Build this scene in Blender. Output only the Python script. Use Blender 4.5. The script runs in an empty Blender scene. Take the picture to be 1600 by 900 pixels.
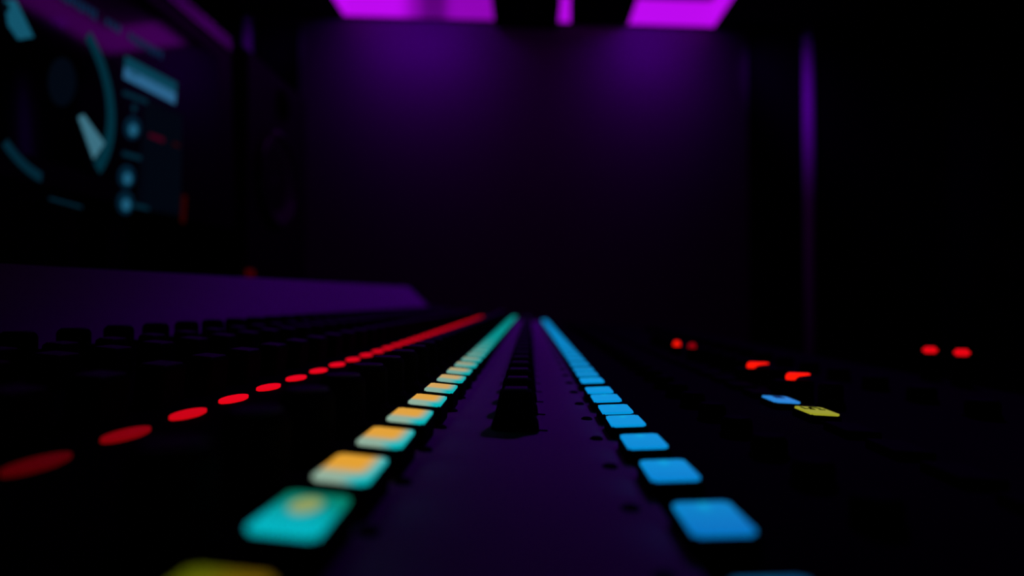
import bpy, bmesh, math
from mathutils import Vector

sc = bpy.context.scene
COL = sc.collection
CZ = 0.93            # height of the lens above the floor; z below is measured from the lens unless noted
F = 1067.0           # focal length in pixels of the 1600 px wide frame

# ------------------------------------------------------------------ camera
VP = (826.0, 469.0)  # where the console's rows vanish
YAW = math.atan((VP[0] - 800) / F)
PIT = math.atan((VP[1] - 450) / F * math.cos(YAW))
cam_data = bpy.data.cameras.new('camera')
cam_data.sensor_width = 36.0
cam_data.lens = 36.0 * F / 1600.0
cam_data.clip_start = 0.01
cam_data.clip_end = 50
cam_data.dof.use_dof = True
cam_data.dof.focus_distance = 0.262
cam_data.dof.aperture_fstop = 5.0
cam = bpy.data.objects.new('camera', cam_data)
COL.objects.link(cam)
cam.location = (0, 0, CZ)
cam.rotation_euler = (math.pi / 2 + PIT, 0, YAW)
sc.camera = cam

FW = Vector((-math.sin(YAW) * math.cos(PIT), math.cos(YAW) * math.cos(PIT), math.sin(PIT)))
RT = Vector((math.cos(YAW), math.sin(YAW), 0))
UP = RT.cross(FW)

# ------------------------------------------------------------------ colour management, world
sc.view_settings.view_transform = 'Standard'
sc.view_settings.look = 'None'
sc.view_settings.gamma = 1.0
sc.view_settings.use_curve_mapping = False
sc.view_settings.exposure = 0.0
w = bpy.data.worlds.new('night')
sc.world = w
w.use_nodes = True
w.node_tree.nodes['Background'].inputs[0].default_value = (0.002, 0.0, 0.006, 1)
w.node_tree.nodes['Background'].inputs[1].default_value = 0.0

# ------------------------------------------------------------------ room numbers (lens frame)
H = 1.40                                   # ceiling above the lens
def wall_y(x): return 3.345 + 0.0969 * (x + 0.908)
OPEN = [(-0.908, 1.45), (0.95, 1.45), (0.95, 3.50), (-0.908, 3.318)]   # the recess in the ceiling
LIGHT_COL = (0.27, 0.0, 1.0)
WASH_W = 0.52
SPOT_W = 27.0
POST_W = 7.0

def area_lamp(name, loc, sx, sy, power, spread, rot=(0, 0, 0), col=LIGHT_COL):
    l = bpy.data.lights.new(name, 'AREA')
    l.shape = 'RECTANGLE'; l.size = sx; l.size_y = sy
    l.energy = power; l.color = col; l.spread = math.radians(spread)
    o = bpy.data.objects.new(name, l); COL.objects.link(o)
    o.location = (loc[0], loc[1], loc[2] + CZ); o.rotation_euler = rot
    return o

lamps = []
lamps.append(area_lamp('wash_lamp', (-0.49, 2.93, H + 0.03), 0.46, 0.05, WASH_W * 0.9, 98, (math.radians(66), 0, math.radians(5.5))))
lamps.append(area_lamp('wash_lamp', (0.58, 3.03, H + 0.03), 0.36, 0.05, WASH_W, 98, (math.radians(66), 0, math.radians(5.5))))
def added_spot(loc, aim, power, deg, blend, r=0.03):
    l = bpy.data.lights.new('added_spot', 'SPOT')
    l.energy = power; l.color = LIGHT_COL; l.spot_size = math.radians(deg); l.spot_blend = blend; l.shadow_soft_size = r
    o = bpy.data.objects.new('added_spot', l); COL.objects.link(o)
    o.location = (loc[0], loc[1], loc[2] + CZ)
    o.rotation_euler = (Vector(aim) - Vector(loc)).to_track_quat('-Z', 'Y').to_euler()
    return o
lamps.append(added_spot((0.72, 1.9, H + 0.10), (0.60, 1.4, 0.0), SPOT_W, 68, 0.216))     # added out of view for the console; its cone edge darkens the near end
lamps.append(added_spot((0.90, 3.10, H + 0.015), (1.445, 3.47, 1.13), POST_W, 64, 1.0, 0.015))  # this and the next are unseen spots added to brighten the posts
lamps.append(added_spot((-0.86, 2.95, H + 0.015), (-1.375, 3.20, 1.26), POST_W * 0.45, 64, 1.0, 0.015))

# ------------------------------------------------------------------ materials
MATS = {}
def mat(name, base=(0.5, 0.5, 0.5), rough=0.5, metal=0.0, spec=0.5, emit=None, strength=1.0, bump=0.0, bscale=200.0):
    if name in MATS: return MATS[name]
    m = bpy.data.materials.new(name); m.use_nodes = True
    nt = m.node_tree; b = nt.nodes['Principled BSDF']
    b.inputs['Base Color'].default_value = (*base, 1)
    b.inputs['Roughness'].default_value = rough
    b.inputs['Metallic'].default_value = metal
    b.inputs['Specular IOR Level'].default_value = spec
    if emit:
        b.inputs['Emission Color'].default_value = (*emit, 1)
        b.inputs['Emission Strength'].default_value = strength
    if bump > 0:
        tc = nt.nodes.new('ShaderNodeTexCoord'); n = nt.nodes.new('ShaderNodeTexNoise')
        n.inputs['Scale'].default_value = bscale
        nt.links.new(tc.outputs['Object'], n.inputs['Vector'])
        bp = nt.nodes.new('ShaderNodeBump'); bp.inputs['Strength'].default_value = bump
        bp.inputs['Distance'].default_value = 0.001
        nt.links.new(n.outputs['Fac'], bp.inputs['Height']); nt.links.new(bp.outputs['Normal'], b.inputs['Normal'])
    MATS[name] = m
    return m

M_wall = mat('painted_wall', (0.20, 0.20, 0.20), 0.9, spec=0.0, bump=0.2, bscale=120)
M_side = mat('acoustic_cloth', (0.01, 0.01, 0.012), 0.95, spec=0.0, bump=0.5, bscale=300)
M_ceil = mat('ceiling_paint', (0.05, 0.05, 0.05), 0.9, spec=0.1, bump=0.2, bscale=90)
M_floor = mat('dark_carpet', (0.012, 0.012, 0.014), 0.95, spec=0.1, bump=0.6, bscale=400)
M_trim = mat('satin_post', (0.8, 0.8, 0.8), 0.6, spec=0.3)
M_black = mat('console_black', (0.004, 0.004, 0.0045), 0.9, spec=0.02)
M_knob = mat('black_plastic', (0.004, 0.004, 0.0045), 0.8, spec=0.02)
M_cap = mat('fader_plastic', (0.03, 0.03, 0.032), 0.5, spec=0.4)
M_top = mat('lit_top_grey', (0.22, 0.22, 0.225), 0.7, spec=0.1)  # tops of black knobs and keys: sheen from above put into a paler colour
M_plate = mat('grey_enamel', (0.42, 0.42, 0.425), 0.8, spec=0.05)
M_riser = mat('silver_enamel', (0.38, 0.38, 0.39), 0.8, spec=0.05)
M_slot = mat('slot_black', (0.003, 0.003, 0.003), 0.8, spec=0.1)
M_bezel = mat('bezel_black', (0.004, 0.004, 0.004), 0.35, spec=0.25)
M_rim = mat('brushed_aluminium', (0.75, 0.75, 0.8), 0.22, metal=1.0)
M_spk = mat('speaker_vinyl', (0.022, 0.022, 0.025), 0.5, spec=0.4, bump=0.1, bscale=500)
M_cone = mat('speaker_cone', (0.25, 0.25, 0.26), 0.6, spec=0.3)
M_rub = mat('speaker_rubber', (0.05, 0.05, 0.055), 0.3, spec=1.0)
M_glass = mat('screen_glass', (0.002, 0.002, 0.003), 0.06, spec=0.36)
M_beam = mat('matt_black', (0.004, 0.004, 0.004), 0.9, spec=0.05)
M_blue = None

def emis(name, col, strength=1.0):
    return mat(name, (0.01, 0.01, 0.01), 0.6, spec=0.1, emit=col, strength=strength)

def sm(nt, src, a, b):
    n = nt.nodes.new('ShaderNodeMapRange'); n.interpolation_type = 'SMOOTHSTEP'
    n.inputs['From Min'].default_value = a; n.inputs['From Max'].default_value = b
    nt.links.new(src, n.inputs['Value']); return n.outputs[0]
def mth(nt, op, a, b=None):
    n = nt.nodes.new('ShaderNodeMath'); n.operation = op
    for i, v in enumerate((a, b)):
        if v is None: continue
        if isinstance(v, (int, float)): n.inputs[i].default_value = v
        else: nt.links.new(v, n.inputs[i])
    return n.outputs[0]
def mixc(nt, fac, c1, c2):
    n = nt.nodes.new('ShaderNodeMix'); n.data_type = 'RGBA'
    if isinstance(fac, (int, float)): n.inputs[0].default_value = fac
    else: nt.links.new(fac, n.inputs[0])
    for k, c in ((6, c1), (7, c2)):
        if isinstance(c, tuple): n.inputs[k].default_value = (*c, 1)
        else: nt.links.new(c, n.inputs[k])
    return n.outputs[2]

def lens_mat(name, build):
    """A back-lit key lens: two little lamps under a milky cap, mixed over the lens's own coordinates."""
    m = bpy.data.materials.new(name); m.use_nodes = True
    nt = m.node_tree; b = nt.nodes['Principled BSDF']
    b.inputs['Base Color'].default_value = (0.02, 0.02, 0.02, 1); b.inputs['Roughness'].default_value = 0.5
    b.inputs['Specular IOR Level'].default_value = 0.2
    tc = nt.nodes.new('ShaderNodeTexCoord'); sp = nt.nodes.new('ShaderNodeSeparateXYZ')
    nt.links.new(tc.outputs['Object'], sp.inputs[0])
    u = mth(nt, 'DIVIDE', sp.outputs[0], 0.0054); v = mth(nt, 'DIVIDE', sp.outputs[1], 0.0097)
    oi = nt.nodes.new('ShaderNodeObjectInfo'); so = nt.nodes.new('ShaderNodeSeparateColor')
    nt.links.new(oi.outputs['Color'], so.inputs[0])
    col = build(nt, u, v, so.outputs[0])
    nt.links.new(col, b.inputs['Emission Color'])
    n2 = mth(nt, 'MULTIPLY', so.outputs[1], 1.0)
    nt.links.new(n2, b.inputs['Emission Strength'])
    return m

AMBER = (0.78, 0.36, 0.028); CYAN = (0.0, 0.47, 0.50); TEAL = (0.0, 0.27, 0.25)
def b_two(nt, u, v, amt):
    up = sm(nt, v, -1.0, 0.0); left = mth(nt, 'SUBTRACT', 1.0, sm(nt, u, 0.25, 1.05))
    a = mth(nt, 'MULTIPLY', up, left)
    low = mth(nt, 'MULTIPLY', mth(nt, 'SUBTRACT', 1.0, sm(nt, u, -0.1, 0.7)), 0.36)
    a = mth(nt, 'MAXIMUM', a, low)
    a = mth(nt, 'MULTIPLY', a, amt)
    return mixc(nt, a, mixc(nt, amt, TEAL, CYAN), AMBER)
def b_blob(nt, u, v, amt):
    dv = mth(nt, 'SUBTRACT', v, 0.30); du = mth(nt, 'ADD', u, 0.08)
    r = mth(nt, 'SQRT', mth(nt, 'ADD', mth(nt, 'MULTIPLY', mth(nt, 'MULTIPLY', dv, dv), 1.6), mth(nt, 'MULTIPLY', mth(nt, 'MULTIPLY', du, du), 1.6)))
    a = mth(nt, 'SUBTRACT', 1.0, sm(nt, r, 0.35, 0.75))
    base = mixc(nt, sm(nt, v, -0.9, 0.9), (0.0, 0.52, 0.62), (0.0, 0.24, 0.15))
    return mixc(nt, mth(nt, 'MULTIPLY', a, 0.85), base, (0.40, 0.42, 0.10))
def b_olive(nt, u, v, amt):
    return mixc(nt, sm(nt, u, -0.7, 0.6), (0.12, 0.14, 0.0), (0.20, 0.12, 0.0))
def b_blue(nt, u, v, amt):
    dv = mth(nt, 'SUBTRACT', v, 0.62)
    r = mth(nt, 'SQRT', mth(nt, 'ADD', mth(nt, 'MULTIPLY', dv, dv), mth(nt, 'MULTIPLY', mth(nt, 'MULTIPLY', u, u), 1.4)))
    a = mth(nt, 'SUBTRACT', 1.0, sm(nt, r, 0.0, 0.45))
    base = mixc(nt, sm(nt, v, -1.0, 0.9), (0.0, 0.16, 0.56), (0.0, 0.24, 0.62))
    base = mixc(nt, amt, base, (0.001, 0.29, 0.70))
    return mixc(nt, mth(nt, 'MULTIPLY', a, 0.8), base, (0.0, 0.40, 0.72))
L_two = lens_mat('amber_cyan_lens', b_two)
L_blob = lens_mat('teal_lens', b_blob)
L_olive = lens_mat('olive_lens', b_olive)
L_blue = lens_mat('blue_lens', b_blue)
def b_red(nt, u, v, amt): return mixc(nt, 0.0, (0.80, 0.0015, 0.008), (0.80, 0.0015, 0.008))
L_redk = lens_mat('red_key_lens', b_red)
L_red = emis('red_lens', (0.80, 0.0015, 0.006), 1.0)
L_led = emis('red_lamp', (1.0, 0.008, 0.0015), 1.25)
L_leddim = emis('dim_red_lamp', (0.25, 0.0, 0.004), 1.0)
L_sky = emis('sky_blue_lens', (0.022, 0.24, 0.70), 0.95)
L_yel = emis('yellow_lens', (0.33, 0.33, 0.020), 0.95)
M_ink = mat('key_ink', (0.002, 0.002, 0.002), 0.9, spec=0.0)
M_inkblue = emis('dim_blue_ink', (0.001, 0.02, 0.10), 1.0)

# ------------------------------------------------------------------ mesh helpers (all coordinates in the lens frame, z gets +CZ)
def mesh_from(bm, name):
    me = bpy.data.meshes.new(name); bmesh.ops.recalc_face_normals(bm, faces=bm.faces)
    bm.to_mesh(me); bm.free(); return me
def smooth(me, on=True):
    for p in me.polygons: p.use_smooth = on
def origin_of(p):
    return Vector((0, 0, 0)) if p is None else p['_o'] if False else Vector(ORG[p.name])
ORG = {}
def empty(name, loc, label, cat, group=None):
    o = bpy.data.objects.new(name, None); COL.objects.link(o)
    o.empty_display_size = 0.05
    wl = Vector((loc[0], loc[1], loc[2] + CZ)); o.location = wl
    ORG[o.name] = wl.copy()
    o['label'] = label; o['category'] = cat
    if group: o['group'] = group
    return o
def link(name, me, m, parent=None, at=None, rot=None):
    """link a mesh; AT is its world place in the lens frame (None: mesh already in the lens frame)."""
    o = bpy.data.objects.new(name, me); COL.objects.link(o)
    if m is not None and len(me.materials) == 0: me.materials.append(m)
    base = Vector((0, 0, CZ)) if at is None else Vector((at[0], at[1], at[2] + CZ))
    ORG[o.name] = base.copy()
    if parent is not None:
        o.parent = parent; o.location = base - Vector(ORG[parent.name])
    else:
        o.location = base
    if rot: o.rotation_euler = rot
    return o
def structure(o):
    o['kind'] = 'structure'; return o

def bm_box(bm, x0, x1, y0, y1, z0, z1):
    vs = [bm.verts.new((x, y, z)) for z in (z0, z1) for y in (y0, y1) for x in (x0, x1)]
    for q in ((0, 1, 3, 2), (4, 6, 7, 5), (0, 4, 5, 1), (2, 3, 7, 6), (0, 2, 6, 4), (1, 5, 7, 3)):
        bm.faces.new([vs[i] for i in q])
def box_mesh(name, x0, x1, y0, y1, z0, z1, bev=0.0, seg=2):
    bm = bmesh.new(); bm_box(bm, x0, x1, y0, y1, z0, z1)
    if bev > 0: bmesh.ops.bevel(bm, geom=bm.edges[:], offset=bev, segments=seg, affect='EDGES', profile=0.5)
    return mesh_from(bm, name)
def prism(bm, pts, lo, hi, axis=2):
    """extrude a polygon of 2-D points along AXIS"""
    def P(p, t):
        return {2: (p[0], p[1], t), 1: (p[0], t, p[1]), 0: (t, p[0], p[1])}[axis]
    a = [bm.verts.new(P(p, lo)) for p in pts]; b = [bm.verts.new(P(p, hi)) for p in pts]
    bm.faces.new(a); bm.faces.new(b[::-1])
    for i in range(len(pts)):
        j = (i + 1) % len(pts); bm.faces.new((a[i], b[i], b[j], a[j]))
def lathe(name, prof, seg=24, axis='z'):
    """revolve (r, h) points about z; axis='x' turns the result to point along +x"""
    bm = bmesh.new(); rings = []
    for r, h in prof:
        if r < 1e-7: rings.append([bm.verts.new((0, 0, h))])
        else: rings.append([bm.verts.new((r * math.cos(2 * math.pi * k / seg), r * math.sin(2 * math.pi * k / seg), h)) for k in range(seg)])
    for A, B in zip(rings, rings[1:]):
        for k in range(seg):
            j = (k + 1) % seg
            if len(A) == 1 and len(B) == 1: continue
            if len(A) == 1: bm.faces.new((A[0], B[k], B[j]))
            elif len(B) == 1: bm.faces.new((A[k], A[j], B[0]))
            else: bm.faces.new((A[k], A[j], B[j], B[k]))
    if axis == 'x':
        for v in bm.verts: v.co = Vector((v.co.z, v.co.y, -v.co.x))
    me = mesh_from(bm, name)
    return me

# ------------------------------------------------------------------ the room
FL = -CZ
X0, X1, Y0 = -2.2, 2.2, -1.9
def slab(name, pts, z0, z1, m):
    bm = bmesh.new(); prism(bm, pts, z0, z1); return structure(link(name, mesh_from(bm, name), m))
YB0, YB1 = wall_y(X0), wall_y(X1)
slab('floor', [(X0 - .12, Y0 - .12), (X1 + .12, Y0 - .12), (X1 + .12, YB1 + .3), (X0 - .12, YB0 + .3)], FL - 0.1, FL, M_floor)
slab('wall_back', [(X0, YB0), (X1, YB1), (X1, YB1 + .12), (X0, YB0 + .12)], FL, H, M_wall)
slab('wall_left', [(X0 - .12, Y0), (X0, Y0), (X0, YB0), (X0 - .12, YB0)], FL, H, M_side)
slab('wall_right', [(X1, Y0), (X1 + .12, Y0), (X1 + .12, YB1), (X1, YB1)], FL, H, M_side)
slab('wall_front', [(X0 - .12, Y0 - .12), (X1 + .12, Y0 - .12), (X1 + .12, Y0), (X0 - .12, Y0)], FL, H, M_side)
bm = bmesh.new()
(ax, ay), (bx, by), (cx, cy), (dx, dy) = OPEN
XL, XR = X0 - .12, X1 + .12
prism(bm, [(XL, Y0 - .12), (XR, Y0 - .12), (XR, by), (XL, ay)], H, H + .2)
prism(bm, [(XL, ay), (ax, ay), (dx, dy), (XL, dy)], H, H + .2)
prism(bm, [(bx, by), (XR, by), (XR, cy), (cx, cy)], H, H + .2)
prism(bm, [(XL, dy), (dx, dy), (cx, cy), (XR, cy), (XR, YB1 + .3), (XL, YB0 + .3)], H, H + .2)
structure(link('ceiling', mesh_from(bm, 'ceiling'), M_ceil))

# satin posts standing against the back wall
def post(name, x, wdt):
    me = lathe(name, [(0, FL), (wdt / 2, FL), (wdt / 2, H), (0, H)], 28); smooth(me)
    for v in me.vertices: v.co.x += x; v.co.y += wall_y(x) - wdt / 2
    return structure(link(name, me, M_trim))
post('trim_1', 1.445, 0.056)
post('trim_2', -1.375, 0.050)

# dark acoustic panels on the back wall to both sides of the lit middle
def acoustic(x0, x1, label):
    bm = bmesh.new()
    prism(bm, [(x0, wall_y(x0) - 0.032), (x1, wall_y(x1) - 0.032), (x1, wall_y(x1) - 0.001), (x0, wall_y(x0) - 0.001)], FL + 0.12, H - 0.03)
    bmesh.ops.bevel(bm, geom=bm.edges[:], offset=0.008, segments=2, affect='EDGES')
    o = link('acoustic_panel', mesh_from(bm, 'acoustic_panel'), M_side)
    o['label'] = label; o['category'] = 'acoustic panel'
acoustic(1.13, 1.41, 'black acoustic panel on the back wall, just left of the right post')
acoustic(1.48, 2.15, 'black acoustic panel on the back wall, right of the right post')
acoustic(-1.34, -1.13, 'black acoustic panel on the back wall between the left post and the lit middle')
acoustic(-2.15, -1.41, 'black acoustic panel on the back wall, left of the left post')

# ------------------------------------------------------------------ ceiling light: a recess with glowing magenta sides
def glow_mat():
    m = bpy.data.materials.new('magenta_diffuser'); m.use_nodes = True
    nt = m.node_tree; b = nt.nodes['Principled BSDF']
    b.inputs['Base Color'].default_value = (0.05, 0.05, 0.05, 1); b.inputs['Roughness'].default_value = 0.6
    tc = nt.nodes.new('ShaderNodeTexCoord'); sp = nt.nodes.new('ShaderNodeSeparateXYZ')
    nt.links.new(tc.outputs['Object'], sp.inputs[0])
    # emission is lowered over two overlapping stretches around and left of the middle
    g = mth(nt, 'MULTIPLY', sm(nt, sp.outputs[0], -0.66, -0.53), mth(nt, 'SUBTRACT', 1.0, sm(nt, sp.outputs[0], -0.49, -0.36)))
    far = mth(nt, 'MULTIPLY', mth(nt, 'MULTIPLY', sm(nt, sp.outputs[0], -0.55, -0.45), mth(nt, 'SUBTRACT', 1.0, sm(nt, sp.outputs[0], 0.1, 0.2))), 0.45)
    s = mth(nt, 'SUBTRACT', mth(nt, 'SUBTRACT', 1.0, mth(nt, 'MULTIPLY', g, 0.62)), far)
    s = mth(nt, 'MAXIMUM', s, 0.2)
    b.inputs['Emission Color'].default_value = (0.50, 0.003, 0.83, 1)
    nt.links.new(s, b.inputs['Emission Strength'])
    return m
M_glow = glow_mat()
cl = empty('ceiling_light', (0.02, 2.4, H + 0.125), 'magenta glowing light frame recessed in the dark ceiling near the back wall', 'ceiling light')
T = 0.012
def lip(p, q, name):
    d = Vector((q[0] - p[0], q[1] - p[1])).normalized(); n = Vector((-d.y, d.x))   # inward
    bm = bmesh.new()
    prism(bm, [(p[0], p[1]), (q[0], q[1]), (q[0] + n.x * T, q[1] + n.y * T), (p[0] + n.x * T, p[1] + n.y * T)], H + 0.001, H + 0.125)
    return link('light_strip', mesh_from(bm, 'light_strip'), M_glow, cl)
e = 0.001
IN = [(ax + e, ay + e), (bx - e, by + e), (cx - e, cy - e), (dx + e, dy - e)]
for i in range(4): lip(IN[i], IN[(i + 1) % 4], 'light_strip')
bm = bmesh.new(); prism(bm, IN, H + 0.126, H + 0.15)
link('back_panel', mesh_from(bm, 'back_panel'), mat('recess_paint', (0.25, 0.25, 0.25), 0.8), cl)
for l in lamps:
    l.parent = cl; l.location = l.location - Vector(ORG[cl.name])

def beam(x0, x1, y0, z0, z1, label):
    far = lambda x: 3.318 + 0.098 * (x + 0.908) - 0.016
    bm = bmesh.new(); prism(bm, [(x0, y0), (x1, y0), (x1, far(x1)), (x0, far(x0))], z0, z1)
    bmesh.ops.bevel(bm, geom=bm.edges[:], offset=0.006, segments=2, affect='EDGES')
    o = link('ceiling_beam', mesh_from(bm, 'ceiling_beam'), M_beam)
    o['label'] = label; o['category'] = 'beam'
beam(-0.168, 0.146, 1.47, H - 0.05, H + 0.125, 'deep black beam crossing the middle of the magenta ceiling light')
beam(0.208, 0.505, 1.47, H - 0.012, H + 0.125, 'shallow black beam crossing the magenta ceiling light, right of the deep one')

# ------------------------------------------------------------------ the mixing console
CE = 1.50                                   # far end of the console
con = empty('mixing_console', (0.0, 0.6, FL), 'long black mixing console with rows of lit red, amber, teal and blue keys', 'mixing console')
SURF = [(-0.215, -0.026), (-0.106, -0.0365), (-0.048, -0.0412), (0.0, -0.0452), (0.048, -0.0474), (0.15, -0.0525), (0.315, -0.0605)]
def surf(x):
    for (a, za), (b, zb) in zip(SURF, SURF[1:]):
        if a <= x <= b: return za + (zb - za) * (x - a) / (b - a)
    return SURF[-1][1] if x > 0 else SURF[0][1]
bm = bmesh.new()
prism(bm, SURF + [(0.335, -0.066), (0.338, -0.10), (0.30, -0.15), (-0.70, -0.15), (-0.70, -0.03)], -0.45, CE, axis=1)
body = link('control_surface', mesh_from(bm, 'control_surface'), M_black, con)
def rise(y): return 0.0136 + 0.0096 * y
# rear housing with its sloped silver face
bm = bmesh.new()
def ring(y):
    return [bm.verts.new(p) for p in ((-0.216, y, -0.0262), (-0.250, y, rise(y)), (-0.258, y, rise(y) + 0.0015), (-0.78, y, rise(y) + 0.0015), (-0.78, y, -0.03))]
A, B = ring(-0.45), ring(CE)
bm.faces.new(A); bm.faces.new(B[::-1])
for i in range(5):
    j = (i + 1) % 5; bm.faces.new((A[i], B[i], B[j], A[j]))
link('rear_housing', mesh_from(bm, 'rear_housing'), M_black, con)
bm = bmesh.new()
def faceq(y, k=0.0035):
    b0 = Vector((-0.2175, y, -0.0235)); t0 = Vector((-0.2495, y, rise(y) - 0.0015)); n = Vector((0.8, 0, 0.6))
    return b0 + n * k, t0 + n * k, t0, b0
ys = [-0.44, 0.0, 0.5, 1.0, 1.40]
rows = [[bm.verts.new(p) for p in faceq(y)] for y in ys]
# the far end of the plate is cut at a slant
f0 = faceq(1.40); f1 = faceq(1.49)
rows.append([bm.verts.new(f1[0]), bm.verts.new(f1[0] + (f1[1] - f1[0]) * 0.22), bm.verts.new(f1[3] + (f1[2] - f1[3]) * 0.22), bm.verts.new(f1[3])])
for R, S in zip(rows, rows[1:]):
    for i in range(4):
        j = (i + 1) % 4; bm.faces.new((R[i], S[i], S[j], R[j]))
bm.faces.new(rows[0]); bm.faces.new(rows[-1][::-1])
fp = link('face_plate', mesh_from(bm, 'face_plate'), M_riser, con)
fp['label'] = 'sloped silver grey face plate along the rear of the console'
# little screws in the face plate
sme = lathe('screw', [(0, 0.0012), (0.0026, 0.0012), (0.0032, 0.0004), (0.0032, 0)], 12)
for y in (0.52, 0.92, 1.30):
    link('screw', sme, M_knob, con, (-0.2410 + 0.0012, y, 0.0052 + 0.006 * y), (0, math.radians(53), 0))
# pedestals
for y in (-0.30, 1.25):
    link('pedestal', box_mesh('pedestal', -0.60, 0.16, y - 0.06, y + 0.06, FL, -0.149, 0.01), M_black, con)
# grey plate under the faders
bm = bmesh.new()
PX0, PX1 = -0.0335, 0.0292
zz = lambda x, k: surf(x) + k
prism(bm, [(PX0, zz(PX0, -.0005)), (0, zz(0, -.0005)), (PX1, zz(PX1, -.0005)), (PX1, zz(PX1, .0006)), (0, zz(0, .0006)), (PX0, zz(PX0, .0006))], -0.35, CE - 0.01, axis=1)
fpl = link('fader_plate', mesh_from(bm, 'fader_plate'), M_plate, con)
fpl['label'] = 'grey plate under the row of black faders'

def slope_at(x):
    for (a, za), (b, zb) in zip(SURF, SURF[1:]):
        if a <= x <= b: return math.atan2(zb - za, b - a)
    return 0.0
def key_body_mesh(name, wx, wy, top, bev=0.0009):
    return box_mesh(name, -wx / 2, wx / 2, -wy / 2, wy / 2, -top, 0.0, bev)
def lens_mesh(name, wx, wy, th=0.0008, r=0.0008):
    bm = bmesh.new()
    if name.startswith('record'):
        prism(bm, [(wx / 2 * math.cos(2 * math.pi * i / 28), wy / 2 * math.sin(2 * math.pi * i / 28)) for i in range(28)], -0.0004, th)
        return mesh_from(bm, name)
    bm_box(bm, -wx / 2, wx / 2, -wy / 2, wy / 2, -0.0004, th)
    ed = [q for q in bm.edges if abs(q.verts[0].co.z - q.verts[1].co.z) > 1e-5]
    bmesh.ops.bevel(bm, geom=ed, offset=r, segments=4, affect='EDGES')
    return mesh_from(bm, name)

def interp(x, tab):
    if x <= tab[0][0]: return tab[0][1]
    for (a, va), (b, vb) in zip(tab, tab[1:]):
        if x <= b: return va + (vb - va) * (x - a) / (b - a)
    return tab[-1][1]

def key_row(name, ds, xf, ztop, wx, wy, lens=None, tilt=0.0):
    """a row of keys; lens(n) -> (material, colour r, brightness, label) or None for an unlit key"""
    h = ztop - (surf(xf(ds[0])) - 0.002)
    bme = key_body_mesh(name, wx + 0.0014, wy + 0.0014, h)
    bme.materials.append(M_knob)
    lme = {}
    out = []
    for n, d in enumerate(ds):
        x = xf(d)
        k = link(name, bme, None, con, (x, d, ztop - 0.0008), (0, tilt, 0))
        out.append(k)
        L = lens(n) if lens else None
        if L:
            m, c, s, lab = L
            if m.name not in lme:
                lme[m.name] = lens_mesh(name + '_lens', wx, wy); lme[m.name].materials.append(m)
            q = bpy.data.objects.new('lens', lme[m.name]); COL.objects.link(q)
            q.parent = k; q.color = (c, s, 0, 1)
            if lab: q['label'] = lab
    return out

# amber / teal keys left of the faders
def yl(n):
    n -= 1
    if n < 0: return (L_olive, 0, 0.9, 'olive yellow glowing lens')
    if n == 0: return (L_blob, 0, 0.85, 'teal glowing lens with a pale yellow spot')
    amt = interp(n, [(1, 1.0), (4, .95), (6, .72), (8, .42), (10, .22), (13, .06), (16, 0.0)])
    return (L_two, amt, 1.0, 'lens glowing amber and cyan' if n < 9 else 'teal glowing lens')
key_row('select_key', [0.0755, 0.1100] + [0.1395 + 0.032 * i for i in range(42)],
        lambda d: interp(d, [(0.08, -0.0370), (0.1064, -0.0366), (0.17, -0.0357), (0.294, -0.0338), (0.424, -0.0327), (1.4, -0.0300)]),
        -0.0340, 0.0108, 0.0195, yl, tilt=math.radians(5.5))
# blue keys right of the faders
bd = [0.0935, 0.1321, 0.1690, 0.2032, 0.2372, 0.2625, 0.2917, 0.3175, 0.356, 0.3855, 0.4127, 0.4453, 0.479] + [0.512 + 0.033 * i for i in range(29)]
key_row('mute_key', bd,
        lambda d: interp(d, [(0.09, 0.0352), (0.1316, 0.0350), (0.168, 0.0343), (0.2376, 0.0333), (0.316, 0.0325), (0.5, 0.0332), (1.4, 0.0325)]),
        -0.0412, 0.0113, 0.0182, lambda n: (L_blue, min(1, n / 4), 0.35 if n == 0 else 0.9 if n == 1 else 1.0 if n < 9 else 0.8, 'blue glowing lens'), tilt=math.radians(-2.0))
# red keys
key_row('record_key', [0.115] + [0.148 + 0.033 * i for i in range(41)],
        lambda d: interp(d, [(0.11, -0.1080), (0.148, -0.1078), (0.346, -0.1070), (0.55, -0.1055), (1.5, -0.100)]),
        -0.0355, 0.0070, 0.0200, lambda n: (L_redk, 0, [0.05, 0.09, 0.26, 0.75][n] if n < 4 else 1.0, 'red glowing lens' if n > 1 else 'dimmer red glowing lens'), tilt=math.radians(4.0))

# encoder knobs between red and amber keys
def knob_mesh(name, r, h, skirt=0.0):
    me = lathe(name, [(0, 0.0), (r * 0.80, 0.0), (r * 0.93, -0.0008), (r, -0.002), (r, -h * 0.7), (r + skirt, -h * 0.8), (r + skirt, -h), (0, -h)], 20)
    me.materials.append(M_knob)
    return me
def knob_row(name, ds, x, ztop, r, skirt=0.0):
    h = ztop - surf(x) + 0.001
    me = knob_mesh(name, r, h, skirt)
    tme = lathe(name + '_top', [(0, 0.0005), (r * 0.74, 0.0005), (r * 0.78, 0.0), (r * 0.78, -0.0003)], 20); tme.materials.append(M_top)
    for d in ds:
        k = link(name, me, None, con, (x, d, ztop))
        q = bpy.data.objects.new('lit_knob_top', tme); COL.objects.link(q); q.parent = k  # paler disc stands in for the sheen on the black knob
knob_row('pan_knob', [0.1075 + 0.033 * i for i in range(42)], -0.0565, -0.0229, 0.0068, 0.001)
knob_row('gain_knob', [0.164 + 0.033 * i for i in range(40)], -0.2000, -0.0126, 0.0066)
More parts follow.
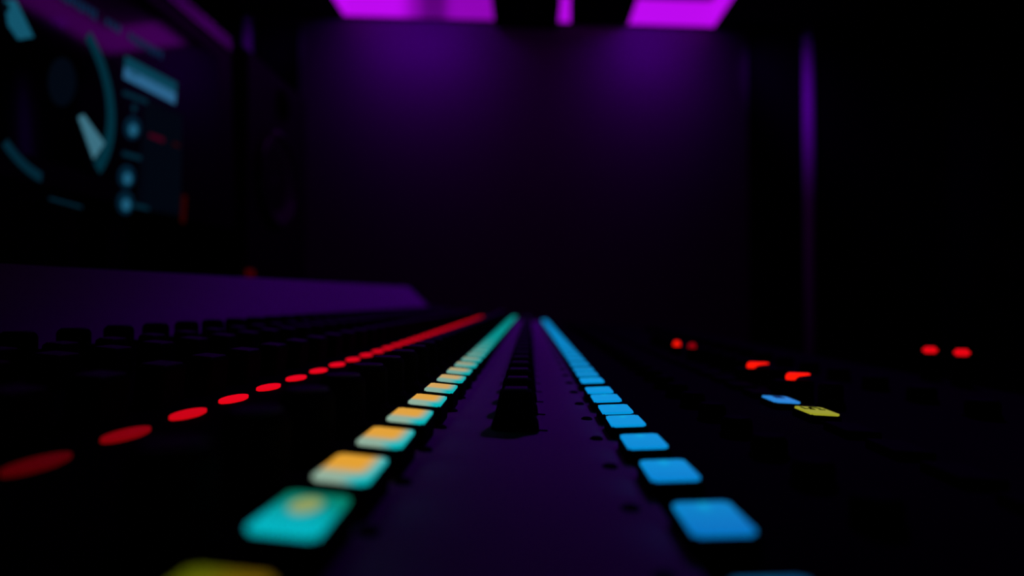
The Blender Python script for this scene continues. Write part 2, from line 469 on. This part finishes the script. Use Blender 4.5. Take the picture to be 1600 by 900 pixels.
def flat_row(name, ds, x, ztop, wx, wy):
    h = ztop - surf(x) + 0.001
    me = key_body_mesh(name, wx, wy, h, 0.0012); me.materials.append(M_knob)
    tme = box_mesh(name + '_top', -wx * .40, wx * .40, -wy * .40, wy * .40, -0.0003, 0.0004, 0.0003); tme.materials.append(M_top)
    for d in ds:
        k = link(name, me, None, con, (x, d, ztop), (0, slope_at(x) * -1, 0))
        q = bpy.data.objects.new('lit_key_top', tme); COL.objects.link(q); q.parent = k  # paler pad stands in for light caught by the black key
flat_row('assign_key', [0.170 + 0.033 * i for i in range(40)], -0.1865, -0.0172, 0.008, 0.013)
flat_row('filter_key', [0.139 + 0.033 * i for i in range(41)], -0.1670, -0.0190, 0.011, 0.014)
flat_row('send_key', [0.126 + 0.033 * i for i in range(41)], -0.1220, -0.0212, 0.010, 0.015)
# little unlit status lamps on the grey plate
dme = lathe('status_light', [(0, 0.0009), (0.0014, 0.0008), (0.0022, 0.0002), (0.0022, -0.0006)], 14); dme.materials.append(M_slot)
for i in range(40):
    link('status_light', dme, None, con, (-0.0292, 0.124 + 0.034 * i, surf(-0.0292) + 0.0007))
    link('status_light', dme, None, con, (0.0222, 0.113 + 0.0375 * i, surf(0.0222) + 0.0007)) if i < 37 else None

# faders
def fader_mesh():
    # long low cap: flared skirt, waisted sides, flat top with a groove across it
    bm = bmesh.new(); hb = 0.0138
    lv = [(0.0, -0.0082, 0.0082, 0.0060), (0.0022, -0.0080, 0.0080, 0.0060), (0.0045, -0.0070, 0.0066, 0.0056), (0.0110, -0.0056, 0.0060, 0.0054), (0.0132, -0.0052, 0.0056, 0.0048), (hb, -0.0040, 0.0046, 0.0038)]
    rg = []
    for z, a, b, hy in lv:
        c = 0.0012
        rg.append([bm.verts.new(p) for p in ((a + c, -hy, z), (b - c, -hy, z), (b, -hy + c, z), (b, hy - c, z), (b - c, hy, z), (a + c, hy, z), (a, hy - c, z), (a, -hy + c, z))])
    for R, S in zip(rg, rg[1:]):
        for i in range(8):
            j = (i + 1) % 8; bm.faces.new((R[i], R[j], S[j], S[i]))
    bm.faces.new(rg[0][::-1]); bm.faces.new(rg[-1])
    me = mesh_from(bm, 'fader_cap'); me.materials.append(M_knob); return me
fme = fader_mesh()
gme = box_mesh('lit_cap_pad', -0.0036, 0.0042, -0.0034, 0.0034, 0.0, 0.0005, 0.0002); gme.materials.append(mat('lit_cap_grey', (0.22, 0.22, 0.225), 0.7, spec=0.1))  # grey pad: light on the black cap's top face, put into its colour
slme = box_mesh('fader_slot', -0.0095, 0.0095, -0.0005, 0.0005, -0.0003, 0.0003); slme.materials.append(M_slot)
for i in range(38):
    d = 0.2350 + 0.033 * i
    x = -0.0050 + 0.002 * min(1, d / 1.2)
    k = link('fader_cap', fme, None, con, (x, d, surf(x) + 0.0006))
    q = bpy.data.objects.new('lit_cap_top', gme); COL.objects.link(q); q.parent = k; q.location = (0, 0, 0.0138)
    link('fader_slot', slme, None, con, (-0.003, d, surf(-0.003) + 0.0007), (0, math.atan2(0.0027, 0.048), 0))

# right-hand section: soft keys, two of them lit, and red lamps
sk = [0.0985, 0.1315, 0.1645, 0.1975, 0.2305, 0.2640, 0.2975, 0.3315] + [0.366 + 0.033 * i for i in range(33)]
def skl(n):
    if n == 6: return (L_yel, 0, 1, 'yellow glowing lens with a dark symbol')
    if n == 7: return (L_sky, 0, 1, 'sky blue glowing lens with a dark symbol')
keys = key_row('soft_key', sk, lambda d: interp(d, [(0.28, 0.1230), (0.2975, 0.1236), (0.3315, 0.1208), (0.36, 0.1225)]), -0.0472, 0.0118, 0.0190, skl, tilt=math.radians(3.0))
# symbols on the two lit keys
def flat_polys(name, polys, z0, z1):
    bm = bmesh.new()
    for p in polys: prism(bm, p, z0, z1)
    return mesh_from(bm, name)
def arc(cx, cy, r0, r1, a0, a1, sx=1.0, n=18):
    a = [(cx + sx * r1 * math.cos(math.radians(a0 + (a1 - a0) * i / n)), cy + r1 * math.sin(math.radians(a0 + (a1 - a0) * i / n))) for i in range(n + 1)]
    b = [(cx + sx * r0 * math.cos(math.radians(a0 + (a1 - a0) * i / n)), cy + r0 * math.sin(math.radians(a0 + (a1 - a0) * i / n))) for i in range(n, -1, -1)]
    return a + b
def symbol(key, polys, m):
    me = flat_polys('key_symbol', polys, 0.00085, 0.00105); me.materials.append(m)
    q = bpy.data.objects.new('key_symbol', me); COL.objects.link(q); q.parent = key
def rect(x0, x1, y0, y1): return [(x0, y0), (x1, y0), (x1, y1), (x0, y1)]
symbol(keys[6], [arc(0.0008, 0.0038, 0.0022, 0.0034, -55, 235, 0.72), rect(-0.0024, -0.0003, 0.0002, 0.0015), rect(0.0019, 0.0040, 0.0002, 0.0015),
                 rect(-0.0046, -0.0039, 0.0012, 0.0062), rect(-0.0046, -0.0027, 0.0012, 0.0022)], M_ink)
symbol(keys[7], [rect(-0.0016, 0.0026, 0.0012, 0.0070)], M_inkblue)

lme1 = lathe('indicator_lamp', [(0, 0.0034), (0.0018, 0.0031), (0.0030, 0.0018), (0.0033, 0.0), (0.0033, -0.0012)], 16)
smp = lathe('lamp_base', [(0.0042, 0.0), (0.0042, -0.012), (0, -0.012)], 16)
def lamp(x, d, z, m, wide=0.0):
    """a red lamp on a stubby black holder; wide > 0 stretches the lens into a bar"""
    hgt = z - surf(x) + 0.001
    hb = box_mesh('indicator_light', -0.0048 - wide * 0.4, 0.0048 + wide * 0.6, -0.0045, 0.0045, -hgt, -0.0012, 0.001); hb.materials.append(M_knob)
    k = link('indicator_light', hb, None, con, (x, d, z))
    if wide > 0.002:
        # round lens with an added glowing tail, shaped like the part the knob leaves showing
        bmw = bmesh.new(); bmesh.ops.create_uvsphere(bmw, u_segments=16, v_segments=10, radius=0.0026)
        sec = [[bmw.verts.new((x_, y_, z_)) for y_, z_ in ((-0.0015, lo), (0.0015, lo), (0.0015, hi), (-0.0015, hi))] for x_, lo, hi in ((0.0, -0.0018, 0.0024), (wide * 0.4, 0.0006, 0.0023), (wide, 0.0013, 0.0021))]
        for A_, B_ in zip(sec, sec[1:]):
            for i_ in range(4):
                j_ = (i_ + 1) % 4; bmw.faces.new((A_[i_], B_[i_], B_[j_], A_[j_]))
        bmw.faces.new(sec[0]); bmw.faces.new(sec[-1][::-1])
        me = mesh_from(bmw, 'lamp_lens'); me.materials.append(m)
    elif wide:
        bmw = bmesh.new(); bm_box(bmw, -0.0042, 0.0042 + wide, -0.0035, 0.0035, -0.0014, 0.0036)
        bmesh.ops.bevel(bmw, geom=bmw.edges[:], offset=0.0016, segments=3, affect='EDGES'); me = mesh_from(bmw, 'lamp_lens'); me.materials.append(m)
    else:
        me = lme1.copy(); me.materials.append(m)
    q = bpy.data.objects.new('lamp_lens', me); COL.objects.link(q); q.parent = k
    q['label'] = 'red glowing lens'
lamp(0.1405, 0.652, -0.0420, L_led)
lamp(0.1405, 0.592, -0.0400, L_leddim)
lamp(0.1392, 0.432, -0.0412, L_led, 0.0105)
lamp(0.1365, 0.360, -0.0402, L_led, 0.0095)
lamp(0.3000, 0.5196, -0.0385, L_red, 0.001)
lamp(0.3000, 0.4820, -0.0375, L_red, 0.001)
def monitor_knobs(x, ds, ztop, r):
    h = ztop - surf(x) + 0.001
    me = knob_mesh('monitor_knob', r, h, 0.0008)
    for d in ds: link('monitor_knob', me, None, con, (x, d, ztop))
monitor_knobs(0.1475, [0.338, 0.408, 0.474, 0.507, 0.540, 0.573, 0.62, 0.70, 0.733, 0.766, 0.799], -0.0405, 0.0058)
monitor_knobs(0.0750, [0.15 + 0.033 * i for i in range(36)], -0.0420, 0.0055)
monitor_knobs(0.2150, [0.28 + 0.05 * i for i in range(20)], -0.0470, 0.0075)

# ------------------------------------------------------------------ computer monitor on the rear housing
SX = -0.60
tilt = math.radians(2.0)
P0 = None
def ray(px, py):
    return FW + RT * ((px - 800) / F) - UP * ((py - 450) / F)
c0 = ray(360, 62); c0 = c0 * (SX / c0.x)                      # outer top far corner of the monitor
U = Vector((0, 1, 0)); N = Vector((math.cos(tilt), 0, math.sin(tilt))); V = Vector((-math.sin(tilt), 0, math.cos(tilt)))
def on_screen(px, py, k=0.0):
    d = ray(px, py); s = c0.dot(N) / d.dot(N); q = d * s - c0
    return (q.dot(U), q.dot(V))
def scr(u, v, k): return c0 + U * u + V * v + N * k
MW, MH = 0.665, 0.385
base_z = rise(1.17) + 0.0022
mon = empty('computer_monitor', (SX - 0.05, 1.03, base_z), 'large black computer monitor showing a round dial and meters, standing at the left', 'monitor')
def screen_poly(name, pts, k0, k1, m, parent):
    bm = bmesh.new()
    a = [bm.verts.new(scr(u, v, k0)) for u, v in pts]; b = [bm.verts.new(scr(u, v, k1)) for u, v in pts]
    bm.faces.new(a); bm.faces.new(b[::-1])
    for i in range(len(pts)):
        j = (i + 1) % len(pts); bm.faces.new((a[i], b[i], b[j], a[j]))
    return link(name, mesh_from(bm, name), m, parent)
# housing with a bevelled back
bm = bmesh.new()
def rr(u0, u1, v0, v1, k): return [bm.verts.new(scr(u, v, k)) for u, v in ((u0, v0), (u1, v0), (u1, v1), (u0, v1))]
R = [rr(-MW, 0, -MH, 0, 0.0), rr(-MW, 0, -MH, 0, -0.012), rr(-MW + .06, -.06, -MH + .05, -.05, -0.035)]
for a, b in zip(R, R[1:]):
    for i in range(4):
        j = (i + 1) % 4; bm.faces.new((a[i], b[i], b[j], a[j]))
bm.faces.new(R[0]); bm.faces.new(R[-1][::-1])
link('housing', mesh_from(bm, 'housing'), M_bezel, mon)
# aluminium rim along the top edge
bm = bmesh.new()
pr = [(0.0, 0.004), (0.0, -0.022), (0.006, -0.022), (0.006, -0.004)]
RW = 0.026
def rimsec(u): return [bm.verts.new(scr(u, v, k)) for v, k in ((0.001, 0.0), (-RW, 0.0), (-RW, 0.004), (0.001, 0.004))]
A = rimsec(-MW); B = rimsec(-0.004)
bm.faces.new(A); bm.faces.new(B[::-1])
for i in range(4):
    j = (i + 1) % 4; bm.faces.new((A[i], B[i], B[j], A[j]))
rim = link('top_rim', mesh_from(bm, 'top_rim'), M_rim, mon); rim['label'] = 'pale metal strip along the top edge'
# glass
g0 = on_screen(340, 87)
glass = screen_poly('screen', [(-MW + 0.03, -MH + 0.03), (g0[0], -MH + 0.03), (g0[0], g0[1]), (-MW + 0.03, g0[1])], 0.0, 0.0012, M_glass, mon)
# what the screen shows
E_lcd = emis('display_blue', (0.024, 0.12, 0.25)); E_lcd2 = emis('display_dim', (0.002, 0.045, 0.075))
E_ring = emis('dial_teal', (0.0003, 0.026, 0.042)); E_ptr = emis('pointer_pale', (0.045, 0.16, 0.22)); E_wedge = emis('wedge_teal', (0.006, 0.085, 0.14))
E_knob = emis('knob_dim', (0.0006, 0.014, 0.030)); E_dot = emis('knob_bright', (0.012, 0.10, 0.18)); E_txt = emis('letter_blue', (0.003, 0.018, 0.055))
E_lab = emis('label_teal', (0.0008, 0.018, 0.032)); E_red = emis('meter_red', (0.045, 0.0, 0.008)); E_red2 = emis('meter_dark_red', (0.020, 0.0006, 0.0))
E_dark = emis('panel_navy', (0.0004, 0.0012, 0.0035)); E_hub = emis('hub_navy', (0.0004, 0.0022, 0.005)); E_bar = emis('meter_navy', (0.0003, 0.0020, 0.0045))
def px_poly(name, pts, m, k=0.0016):
    return screen_poly(name, [on_screen(*p) for p in pts], k, k + 0.0003, m, glass)
def ell_px(name, cx, cy, rx, ry, m, k=0.0016, n=24):
    return px_poly(name, [(cx + rx * math.cos(2 * math.pi * i / n), cy + ry * math.sin(2 * math.pi * i / n)) for i in range(n)], m, k)
# window panel behind the meters
px_poly('meter_panel', [(224, 150), (284, 180), (281, 338), (212, 326)], E_dark, 0.0013)
# display window, brighter in its lower half
px_poly('display_window', [(194, 87), (275, 130), (273, 147), (192.6, 105)], E_lcd2)
px_poly('display_window', [(192.8, 103), (273.2, 145), (272, 163), (191.5, 122)], E_lcd)
px_poly('display_mark', [(201, 112), (214, 118), (213.6, 121), (200.6, 115)], E_lcd2, 0.0020)
# the dial: fit of one ring on the screen plane
def fit_circle(pts):
    import numpy as np
    A = np.array([[2 * u, 2 * v, 1] for u, v in pts]); b = np.array([u * u + v * v for u, v in pts])
    s = np.linalg.lstsq(A, b, rcond=None)[0]
    return s[0], s[1], math.sqrt(s[2] + s[0] ** 2 + s[1] ** 2)
du_, dv_, dr = fit_circle([on_screen(*p) for p in ((134, 58), (160, 100), (174, 145), (175, 190), (165, 235), (148, 264), (62, 276), (25, 253), (2, 226))])
def ang(px, py):
    u, v = on_screen(px, py); return math.degrees(math.atan2(v - dv_, u - du_))
def ring_arc(name, a0, a1, r0, r1, m, k=0.0016, n=40):
    a = [(du_ + r1 * math.cos(math.radians(a0 + (a1 - a0) * i / n)), dv_ + r1 * math.sin(math.radians(a0 + (a1 - a0) * i / n))) for i in range(n + 1)]
    b = [(du_ + r0 * math.cos(math.radians(a0 + (a1 - a0) * i / n)), dv_ + r0 * math.sin(math.radians(a0 + (a1 - a0) * i / n))) for i in range(n, -1, -1)]
    return screen_poly(name, a + b, k, k + 0.0003, m, glass)
ring_arc('dial_ring', ang(150, 264), ang(134, 57), dr - 0.012, dr + 0.006, E_ring)
ring_arc('dial_ring', ang(2, 226) if ang(2, 226) < 0 else ang(2, 226) - 360, ang(63, 276) if ang(63, 276) < 0 else ang(63, 276) - 360, dr - 0.008, dr + 0.004, E_lab)
px_poly('dial_pointer', [(120, 183), (128, 179), (161, 224), (144, 249)], E_ptr, 0.0019)
px_poly('dial_wedge', [(4, 0), (22, 0), (50, 58), (26, 62), (10, 40)], E_wedge, 0.0019)
ell_px('wedge_mark', 6, 12, 5, 8, E_hub, 0.0023)
ell_px('dial_hub', 95, 128, 22, 38, E_hub, 0.0013)
# knobs and their captions at the right of the dial
for cx_, cy_ in ((205, 200), (196, 276), (194, 317)):
    ell_px('knob_icon', cx_, cy_, 13, 18, E_knob)
    ell_px('knob_dot', cx_ + 1, cy_ + 3, 6.5, 9, E_dot, 0.0020)
ell_px('knob_dot', 208, 169, 4, 6, E_lab)
for q in ([(191, 141), (229, 156), (228, 163), (190, 148)], [(190, 236), (219, 244), (218, 251), (189, 243)], [(209, 318), (232, 323), (231, 329), (208, 324)], [(75, 308), (126, 322), (126, 326), (75, 312)]):
    px_poly('caption_bar', q, E_lab)
# level meters
for k in range(4):
    x = 231 + k * 14
    px_poly('level_meter', [(x, 165 + k * 6), (x + 7, 168 + k * 6), (x + 3, 325 + k), (x - 4, 324 + k)], E_bar)
px_poly('level_mark', [(231, 208), (254, 216), (254, 223), (231, 214)], E_red, 0.0020)
px_poly('level_mark', [(268, 222), (279, 226), (279, 230), (268, 227)], E_red2, 0.0020)
px_poly('clip_meter', [(283, 304), (290, 306), (287, 349), (280, 347)], E_red2, 0.0020)
# blurred lettering across the top of the window: unreadable strokes
def strokes(x0, y0, x1, y1, n, hgt):
    pl = []
    for i in range(n):
        t = i / n; x = x0 + (x1 - x0) * t; y = y0 + (y1 - y0) * t; s = (y1 - y0) / (x1 - x0); wd = (x1 - x0) / n * 0.62
        hh = hgt * (0.8 + 0.2 * ((i * 7) % 3) / 2)
        pl.append([(x, y), (x + wd, y + wd * s), (x + wd - 1, y + wd * s + hh), (x - 1, y + hh)])
    bm = bmesh.new()
    for p in pl:
        q = [on_screen(*t) for t in p]
        a = [bm.verts.new(scr(u, v, 0.0016)) for u, v in q]; b = [bm.verts.new(scr(u, v, 0.0019)) for u, v in q]
        bm.faces.new(a); bm.faces.new(b[::-1])
        for i in range(4):
            j = (i + 1) % 4; bm.faces.new((a[i], b[i], b[j], a[j]))
    link('lettering', mesh_from(bm, 'lettering'), E_txt, glass)
strokes(88, -19, 152, 18, 9, 16)
strokes(164, 28, 190, 42, 3, 13)
strokes(200, 50, 255, 82, 8, 14)
# stand
def pt(u, v, k): return scr(u, v, k)
neck = pt(-0.33, -MH * 0.55, -0.035)
bm = bmesh.new(); bm_box(bm, neck.x - 0.03, neck.x + 0.004, neck.y - 0.03, neck.y + 0.03, base_z + 0.008, neck.z + 0.03)
bmesh.ops.bevel(bm, geom=bm.edges[:], offset=0.004, segments=2, affect='EDGES')
link('stand_neck', mesh_from(bm, 'stand_neck'), M_bezel, mon)
link('stand_foot', box_mesh('stand_foot', -0.75, -0.52, neck.y - 0.12, neck.y + 0.12, base_z, base_z + 0.010, 0.003), M_bezel, mon)

# ------------------------------------------------------------------ studio loudspeaker behind the monitor
SY0, SY1, SZ0, SZ1 = 1.43, 1.83, 0.032, 0.545
st = empty('speaker_stand', (-0.77, 1.68, FL), 'black floor stand under the loudspeaker beyond the end of the console', 'speaker stand')
link('base_plate', box_mesh('base_plate', -0.92, -0.62, 1.53, 1.83, FL, FL + 0.02, 0.004), M_bezel, st)
link('column', box_mesh('column', -0.81, -0.73, 1.64, 1.72, FL + 0.019, SZ0 - 0.013, 0.006), M_bezel, st)
link('top_plate', box_mesh('top_plate', -0.88, -0.62, 1.53, 1.80, SZ0 - 0.014, SZ0 - 0.0005, 0.003), M_bezel, st)
spk = empty('loudspeaker', (-0.76, 1.63, SZ0), 'black studio loudspeaker on a stand, behind the monitor at the left', 'loudspeaker')
bm = bmesh.new(); bm_box(bm, -0.92, SX, SY0, SY1, SZ0, SZ1)
bmesh.ops.bevel(bm, geom=bm.edges[:], offset=0.010, segments=3, affect='EDGES')
link('cabinet', mesh_from(bm, 'cabinet'), M_spk, spk)
wz, wy_ = 0.285, 1.60
wo = link('woofer', lathe('woofer', [(0.030, -0.022), (0.095, 0.004), (0.098, 0.006)], 40, 'x'), M_cone, spk, (SX + 0.003, wy_, wz)); smooth(wo.data)
su = lathe('surround', [(0.096, 0.004), (0.100, 0.012), (0.107, 0.014), (0.114, 0.011), (0.117, 0.002)], 40, 'x'); smooth(su)
sm_ = link('surround', su, M_rub, spk, (SX + 0.001, wy_, wz))
dc = lathe('dust_cap', [(0.0, 0.000), (0.016, -0.005), (0.028, -0.014), (0.034, -0.022)], 24, 'x'); smooth(dc)
link('dust_cap', dc, M_cone, spk, (SX + 0.003, wy_, wz))
tw = lathe('tweeter', [(0.0, 0.010), (0.010, 0.007), (0.014, 0.001), (0.036, 0.004), (0.040, 0.001)], 28, 'x'); smooth(tw)
link('tweeter', tw, M_slot, spk, (SX + 0.001, 1.645, 0.475))
pl = link('power_light', box_mesh('power_light', -0.003, 0.003, -0.016, 0.016, -0.007, 0.007, 0.001), emis('standby_red', (0.045, 0.0, 0.001)), spk, (SX + 0.002, 1.452, 0.058))
pl['label'] = 'small dim red power light'
